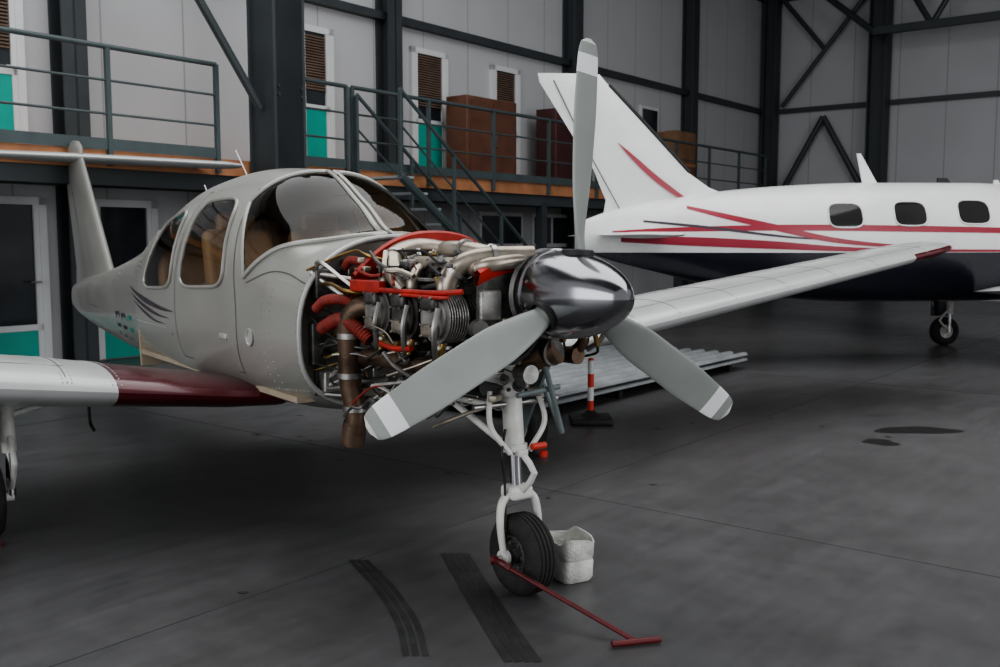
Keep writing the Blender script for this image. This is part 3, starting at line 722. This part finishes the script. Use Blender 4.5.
b.box((-.24,.235,1.23),(.10,.05,.12),'alu',bev=.012); b.box((-.16,.215,1.15),(.07,.04,.06),'duct',bev=.01)
b.lathe([(0,0),(0,.035),(.03,.04),(.05,.03),(.08,.03),(.08,0)],(-.30,.20,1.14),(.2,1,0),'steel',20)
for (p,q,r,k) in (((.1,.25,1.02),(.1,.42,1.02),.055,'alud'),((-.12,.4,.88),(-.12,.62,.86),.05,'black'),((.12,.5,.86),(.12,.75,.86),.045,'steel'),((-.28,.62,.91),(-.28,.82,.90),.045,'alud'),((-.42,.6,1.05),(-.42,.72,1.05),.02,'brass'),((-.05,.98,1.2),(-.05,1.12,1.2),.06,'alud'),((-.16,1.0,1.1),(-.16,1.14,1.1),.045,'black'),((.02,.3,.93),(.02,.5,.93),.04,'alu')):
    b.cyl(p,q,r,k,n=22)
for i in range(70):
    x=rnd.uniform(-.42,.12); y=rnd.uniform(.26,1.0); z=rnd.choice([rnd.uniform(.80,1.0),rnd.uniform(1.33,1.42)])
    s=rnd.uniform(.015,.042); b.box((x,y,z),(s*rnd.uniform(.7,1.6),s*rnd.uniform(.7,1.6),s*rnd.uniform(.6,1.2)),rnd.choice(['alu','alud','alud','steel','black','duct','brass']),rz=rnd.uniform(0,1),bev=.005)
for i in range(40):
    x=rnd.uniform(-.44,.1); y=rnd.uniform(.24,1.0); z=rnd.choice([rnd.uniform(.82,1.02),rnd.uniform(1.30,1.43)])
    d=Vector((rnd.uniform(-1,1),rnd.uniform(-1,1),rnd.uniform(-.6,.6))).normalized(); r=rnd.uniform(.010,.022); L=rnd.uniform(.03,.08)
    b.lathe([(0,0),(0,r),(L*.3,r),(L*.32,r*1.3),(L*.5,r*1.3),(L*.52,r*.8),(L,r*.8),(L,0)],(x,y,z),d,rnd.choice(['steel','alu','alud','alud','duct','black']),n=14)
for i in range(120):
    low_=rnd.random()<.65
    z0=rnd.uniform(.80,1.1) if low_ else rnd.uniform(1.30,1.40)
    x0=rnd.uniform(-.46,0); y0=rnd.uniform(.26,.85)
    p=[(x0,y0,z0)]
    dx,dy,dz=rnd.uniform(-.05,.05),rnd.uniform(.04,.13),rnd.uniform(-.04,.04)
    for k in range(3): p.append((max(-.5,min(.4,p[-1][0]+dx+rnd.uniform(-.05,.05))),min(1.25,p[-1][1]+dy),min(1.44,p[-1][2]+dz+rnd.uniform(-.045,.045))))
    b.tube(p,rnd.choice([.003,.004,.005,.007,.009,.011]),rnd.choice(['black','black','black','black','steel','alu','brass','alud','alud','duct','hose']),n=7,sub=6)
for i in range(24):
    z0=rnd.uniform(.78,1.35); b.tube([(rnd.uniform(-.5,-.3),1.33,z0),(rnd.uniform(-.5,-.3),1.18,z0+rnd.uniform(-.1,.1)),(rnd.uniform(-.45,-.2),1.0,z0+rnd.uniform(-.12,.12)),(rnd.uniform(-.3,-.1),.9,z0)],rnd.choice([.004,.006,.009]),rnd.choice(['black','black','steel','alud','brass']),n=7)
part(b,'engine_accessories')
# ------------------------------------------------------------------ landing gear
b=B()
WX,WY,WR=0,.33,.172
wheel(b,(WX,WY,WR),WR,.135,hub='alud')
b.cyl((0,.42,.96),(0,.385,.60),.043,'gearwhite',n=22); b.cyl((0,.385,.60),(0,.372,.44),.026,'oleo',n=18)
b.lathe([(0,.045),(.0,.055),(.03,.055),(.03,.045)],(0,.388,.63),(0,-.1,-1),'gearwhite',22)
b.lathe([(0,.045),(.0,.055),(.03,.055),(.03,.045)],(0,.41,.86),(0,-.1,-1),'gearwhite',22)
b.box((0,.37,.43),(.11,.1,.06),'gearwhite',bev=.018)
for sd in (-1,1):
    b.tube([(sd*.035,.37,.43),(sd*.085,.36,.39),(sd*.10,.35,.30),(sd*.095,.33,.172)],lambda t:.020-.006*t,'gearwhite',n=12)
    b.lathe([(-.014,0),(-.014,.032),(.014,.032),(.014,0)],(sd*.095,.33,.172),(1,0,0),'gearwhite',18)
    b.cyl((sd*.03,.39,.62),(sd*.17,.80,.86),.015,'gearwhite'); b.cyl((sd*.05,.41,.90),(sd*.2,.42,.94),.022,'gearwhite')
b.cyl((-.13,.33,.172),(.13,.33,.172),.012,'steel')
b.tube([(0,.34,.60),(0,.25,.53),(0,.33,.44)],.014,'gearwhite',sub=2,n=8)
b.box((0,.345,.60),(.05,.05,.03),'gearwhite',bev=.006)
b.tube([(-.12,.40,.86),(-.14,.36,.72),(-.05,.35,.60)],.012,'gearwhite',n=8)
b.tube([(.12,.40,.86),(.14,.36,.72),(.05,.35,.60)],.012,'gearwhite',n=8)
b.cyl((-.2,.40,.80),(.24,.40,.80),.011,'steel'); b.cyl((-.1,.40,.80),(-.28,.85,.84),.013,'gearwhite')
b.cyl((.05,.33,.62),(.12,.33,.62),.014,'pole_red')
b.tube([(-.06,.37,.70),(-.1,.34,.6),(-.07,.36,.48),(-.08,.34,.25)],.006,'black',n=6)
part(b,'nose_landing_gear')
b=B()
b.prism([(.34,.92),(.56,.90),(.60,.66),(.50,.62)],0,.12,.135,'graygreen')
b.cyl((.14,.32,.98),(.14,.62,.62),.013,'graygreen'); b.cyl((.06,.28,1.02),(.22,.34,.66),.012,'graygreen'); b.cyl((.22,.34,.66),(.14,.42,.94),.012,'graygreen'); b.cyl((-.05,.3,.85),(.20,.34,.86),.012,'graygreen')
part(b,'nose_gear_door')
for sd,nm in ((-1,'right_main_gear'),(1,'left_main_gear')):
    b=B(); x=sd*1.70; y=2.52
    wheel(b,(x,y,.19),.19,.15,hub='gearwhite')
    b.cyl((x-sd*.11,y,.80),(x-sd*.12,y,.42),.035,'gearwhite'); b.cyl((x-sd*.12,y,.45),(x-sd*.12,y,.19),.022,'oleo')
    b.cyl((x-sd*.13,y,.19),(x,y,.19),.022,'gearwhite'); b.tube([(x-sd*.12,y-.03,.5),(x-sd*.12,y-.13,.38),(x-sd*.12,y-.02,.24)],.014,'gearwhite',sub=2,n=8)
    b.cyl((x-sd*.11,y,.6),(x-sd*.5,y,.70),.016,'gearwhite')
    b.box((x+sd*.0,y-.05,.58),(.02,.3,.2),'wing',bev=.006)
    b.cyl((x,y-.2,.0),(x,y-.2,.04),.03,'pole_red')
    part(b,nm)

# ------------------------------------------------------------------ airplane 2
A2=Matrix.Translation((4.6,11.9,0))@Matrix.Rotation(math.radians(98),4,'Z')
plane2=empty('propeller_airplane.001',A2)
def part2(b,name):
    o=b.obj(name); o.parent=plane2; return o
G=Fus([(-4.6,.05,1.38,1.43,1.33),(-4.3,.24,1.38,1.60,1.12),(-3.4,.42,1.40,1.78,.9),(-2.5,.55,1.42,1.92,.80),(-1.9,.6,1.45,2.12,.76),(-1.2,.62,1.45,2.18,.74),(.3,.62,1.45,2.17,.74),(1.2,.56,1.45,2.13,.79),(2.0,.42,1.48,2.06,.92),(2.7,.28,1.5,1.96,1.09),(3.3,.13,1.5,1.84,1.24),(3.7,.04,1.5,1.7,1.38)],2.2,2.3)
b=B(); G.shell(b,'white',[-4.6+8.3*i/200 for i in range(201)],160); 
part2(b,'fuselage')
b=B(); rows=[]
for i in range(121):
    y=-4.55+8.2*i/120; zb=min(1.34,G.zc(y)-.01)
    row=[G.side(y,zb+(G.bot(y)+.002-zb)*math.sin(pi/2*j/16),-1,.004) for j in range(17)]
    row+=[G.side(y,zb+(G.bot(y)+.002-zb)*math.sin(pi/2*j/16),1,.004) for j in range(16,-1,-1)]
    rows.append(row)
b.grid(rows,'navy'); part2(b,'navy_belly_paint')
b=B()
for i,y in enumerate((.71,-.08,-.88,-1.6)):
    z=1.765+.022*i
    for sd in (-1,1): G.window(b,((y-.20,z+.14),(y-.205,z-.14),(y+.205,z-.14),(y+.20,z+.14)),sd,k='darkglass',rim='white',n=3.6,rr=.009)
for sd in (-1,1): G.window(b,((-2.3,1.82),(-2.5,1.64),(-2.05,1.62),(-2.0,1.95)),sd,k='darkglass',rim='white',n=4)
part2(b,'cabin_windows')
b=B()
for sd in (-1,1):
    G.ribbon(b,[(-4.4,1.50,.015),(-3,1.545,.025),(-1.5,1.59,.032),(0,1.615,.036),(1.4,1.625,.034),(2.6,1.605,.025),(3.35,1.58,.008)],'stripe',sd)
    G.ribbon(b,[(-.6,1.40,.001),(.2,1.42,.018),(.9,1.49,.030),(1.5,1.62,.036),(2.1,1.76,.030),(2.5,1.86,.018)],'stripe',sd,.005)
    G.ribbon(b,[(-3.6,1.375,.008),(-1.5,1.36,.012),(.5,1.375,.022),(1.6,1.43,.045),(2.5,1.47,.05),(3.25,1.49,.03)],'stripe',sd,.0062)
    G.ribbon(b,[(.6,1.47,.001),(1.4,1.52,.012),(2.3,1.63,.015),(3.0,1.70,.012)],'decal',sd,.0045)
    G.ribbon(b,[(-1.25,1.38,.004),(-1.25,2.0,.004)],'line',sd); G.ribbon(b,[(1.1,1.4,.004),(1.15,2.0,.004)],'line',sd)
part2(b,'red_stripes')
b=B(); wing(b,[(1.65,1.8,1.65,0,.35),(1.95,1.75,1.65,0,.5),(2.10,2.15,1.32,0,.7),(2.28,2.42,1.12,0,.9),(3.28,3.40,.79,0,1),(3.38,3.49,.72,0,.6)],'white',t=.11,c=0,vert=True,nspan=4)
for x in (-.052,.052):
    b.tube([(x*.95,3.25,1.85),(x*.9,3.65,2.55),(x*.5,4.03,3.3)],.007,'line',n=5)
    P=catmull([(3.28,2.60,.004),(3.08,2.42,.034),(2.82,2.20,.042),(2.5,1.98,.03),(2.25,1.84,.01)],6)
    b.grid([[Vector((x*1.25,p.x,p.y+p.z*q)) for q in (-1,1)] for p in P],'stripe')
b.tube([(0,2.40,2.28),(0,2.95,2.84),(0,3.38,3.26)],.026,'black',n=8)
part2(b,'tail_fin')
b=B()
for sd in (-1,1):
    wing(b,[(.1,2.75,.8,1.54,1),(1.7,3.0,.5,1.54,1),(1.85,3.08,.35,1.54,.4)],'white',t=.1,c=0,sd=sd,nspan=3)
    wing(b,[(.3,-3.1,2.1,.86,1),(1.2,-2.95,1.8,.93,1),(6.0,-2.4,1.05,1.35,.9),(6.2,-2.25,.7,1.37,.4)],'white',kf=lambda x,s,j:'black' if s<.06 else 'white',t=.14,sd=sd,nspan=4)
part2(b,'wings')
b=B()
GY=-1.95
for sd in (-1,1):
    x=sd*1.6; wheel(b,(x,GY,.2),.2,.16,hub='gearwhite'); b.cyl((x-sd*.12,GY,.9),(x-sd*.12,GY,.45),.045,'gearwhite'); b.cyl((x-sd*.12,GY,.5),(x-sd*.12,GY,.2),.028,'oleo'); b.cyl((x-sd*.13,GY,.2),(x,GY,.2),.025,'gearwhite')
    b.box((x+sd*.10,GY,.62),(.02,.3,.42),'navy',bev=.006); b.tube([(x-sd*.12,GY+.03,.5),(x-sd*.12,GY+.15,.36),(x-sd*.12,GY+.03,.25)],.016,'gearwhite',n=8,sub=2); b.cyl((x-sd*.12,GY,.62),(x-sd*.7,GY,.85),.02,'gearwhite')
wheel(b,(0,-3.6,.18),.18,.13); b.cyl((0,-3.6,1.0),(0,-3.6,.45),.04,'gearwhite')
for sd in (-1,1): b.tube([(0,-3.6,.46),(sd*.09,-3.6,.40),(sd*.09,-3.6,.18)],.018,'gearwhite',n=8)
part2(b,'landing_gear')
b=B()
b.prism([(.22,2.14),(.02,2.14),(.26,2.52),(.31,2.52)],0,-.010,.010,'white'); b.prism([(-.75,2.15),(-.95,2.15),(-.87,2.24),(-.75,2.24)],0,-.012,.012,'black'); b.prism([(-1.5,2.1),(-1.65,2.08),(-1.55,2.22),(-1.5,2.22)],0,-.012,.012,'white')
part2(b,'antennas')
b=B()
b.lathe([(-.30,0),(-.26,.06),(-.13,.12),(0,.15),(0,0)],(0,-4.55,1.38),(0,1,0),'chrome',32)
for k in range(3):
    t=k*2*pi/3+.4; er=Vector((math.sin(t),0,math.cos(t))); b.tube([Vector((0,-4.6,1.38))+er*.1,Vector((0,-4.6,1.38))+er*.5,Vector((0,-4.6,1.38))+er*.98],lambda q:.05-.02*q,'blade',n=8)
part2(b,'propeller')

# ------------------------------------------------------------------ loose objects
b=B(); hx,hy=.50,3.44
ax=A1@Vector((-.145,.33,.172))
H=Vector((hx,hy,.016))
b.cyl(ax,H,.0095,'towred'); b.tube([ax,ax+Vector((.03,-.04,.0)),ax.lerp(H,.12)],.014,'towred',n=8)
n=Vector((.97,.24,0))
b.cyl(H-n*.095,H+n*.095,.012,'towred'); b.cyl(ax-Vector((.015,.0,0)),ax+Vector((.0,0,0)),.02,'towred')
b.obj('tow_bar')
b=B()
def rr(w,d,z,n=40,e=5,ph=0,wob=0):
    out=[]
    for j in range(n):
        t=2*pi*j/n; c,s=math.cos(t),math.sin(t); out.append(Vector((math.copysign(abs(c)**(2/e),c)*w/2,math.copysign(abs(s)**(2/e),s)*d/2,z+wob*math.sin(3*t+ph))))
    return out
rows=[rr(.01,.01,.004),rr(.14,.19,.002),rr(.16,.21,.02),rr(.165,.215,.09),rr(.155,.205,.10),rr(.165,.215,.11),rr(.17,.22,.185,wob=.014,ph=1),rr(.160,.21,.185,wob=.014,ph=1),rr(.15,.20,.03),rr(.01,.01,.02)]
b.grid(rows,'plastic',closed=True)
b.obj('plastic_canister',mat=Matrix.Translation((.30,4.18,0))@Matrix.Rotation(.5,4,'Z'))
b=B(); b.box((0,0,.025),(.34,.34,.05),'black',bev=.015); b.lathe([(0,.09),(.03,.05),(.05,.03),(.05,0)],(0,0,.05),(0,0,1),'black',24)
for i in range(4): b.cyl((0,0,.07+i*.11),(0,0,.18+i*.11),.026,'pole_red' if i%2==0 else 'white',n=16)
b.lathe([(0,.026),(.015,.02),(.02,0)],(0,0,.51),(0,0,1),'pole_red',16)
b.obj('striped_marker_post',mat=Matrix.Translation((.74,7.85,0)))
b=B(); L=4.3;Wd=1.8; n=120
for zz in (.10,.16):
    top=[];bot=[]
    for i in range(n+1):
        y=-Wd/2+Wd*i/n; z=zz+.026*math.copysign(min(1,abs(math.sin(i*2*pi/12))*1.6),math.sin(i*2*pi/12)); top.append((y,z+.003)); bot.append((y,z-.003))
    poly=top+bot[::-1]
    rows=[[Vector((x,p[0],p[1])) for p in poly] for x in (-L/2,0,L/2)]
    b.grid(rows,'galv',closed=True,caps=True)
for x in (-1.8,-.6,.6,1.8): b.box((x,0,.033),(.07,Wd-.1,.066),'black')
b.obj('corrugated_metal_sheets',mat=Matrix.Translation((.84,10.05,0))@Matrix.Rotation(math.radians(52),4,'Z'))

# ------------------------------------------------------------------ lights / world / camera
def area(name,loc,tgt,sx,sy,e,col=(1,1,1)):
    l=bpy.data.lights.new(name,'AREA'); l.shape='RECTANGLE'; l.size=sx; l.size_y=sy; l.energy=e; l.color=col
    o=bpy.data.objects.new(name,l); bpy.context.scene.collection.objects.link(o); o.location=loc
    o.rotation_euler=(Vector(tgt)-Vector(loc)).to_track_quat('-Z','Y').to_euler(); return o
area('hangar_door_daylight',(-9,-5,4.5),(0,7,1.8),13,8,820,(.96,.98,1))
area('skylight',(1.5,8,9.0),(1.5,8.2,0),14,10,1100,(.98,.99,1))
area('side_door_daylight',(10,-1,3.5),(3,9,1),8,6,500,(.97,.98,1))
w=bpy.data.worlds.new('world'); bpy.context.scene.world=w; w.use_nodes=True
w.node_tree.nodes['Background'].inputs[0].default_value=(.68,.70,.73,1); w.node_tree.nodes['Background'].inputs[1].default_value=.62
try: bpy.context.scene.view_settings.look='AgX - Medium High Contrast'
except Exception: pass
cam=bpy.data.cameras.new('camera'); cam.lens=35; cam.sensor_width=36; co=bpy.data.objects.new('camera',cam); bpy.context.scene.collection.objects.link(co)
co.location=(0,0,1.48); co.rotation_euler=(math.radians(90-5.47),0,0); bpy.context.scene.camera=co
cam.dof.use_dof=True; cam.dof.focus_distance=4.0; cam.dof.aperture_fstop=5.6
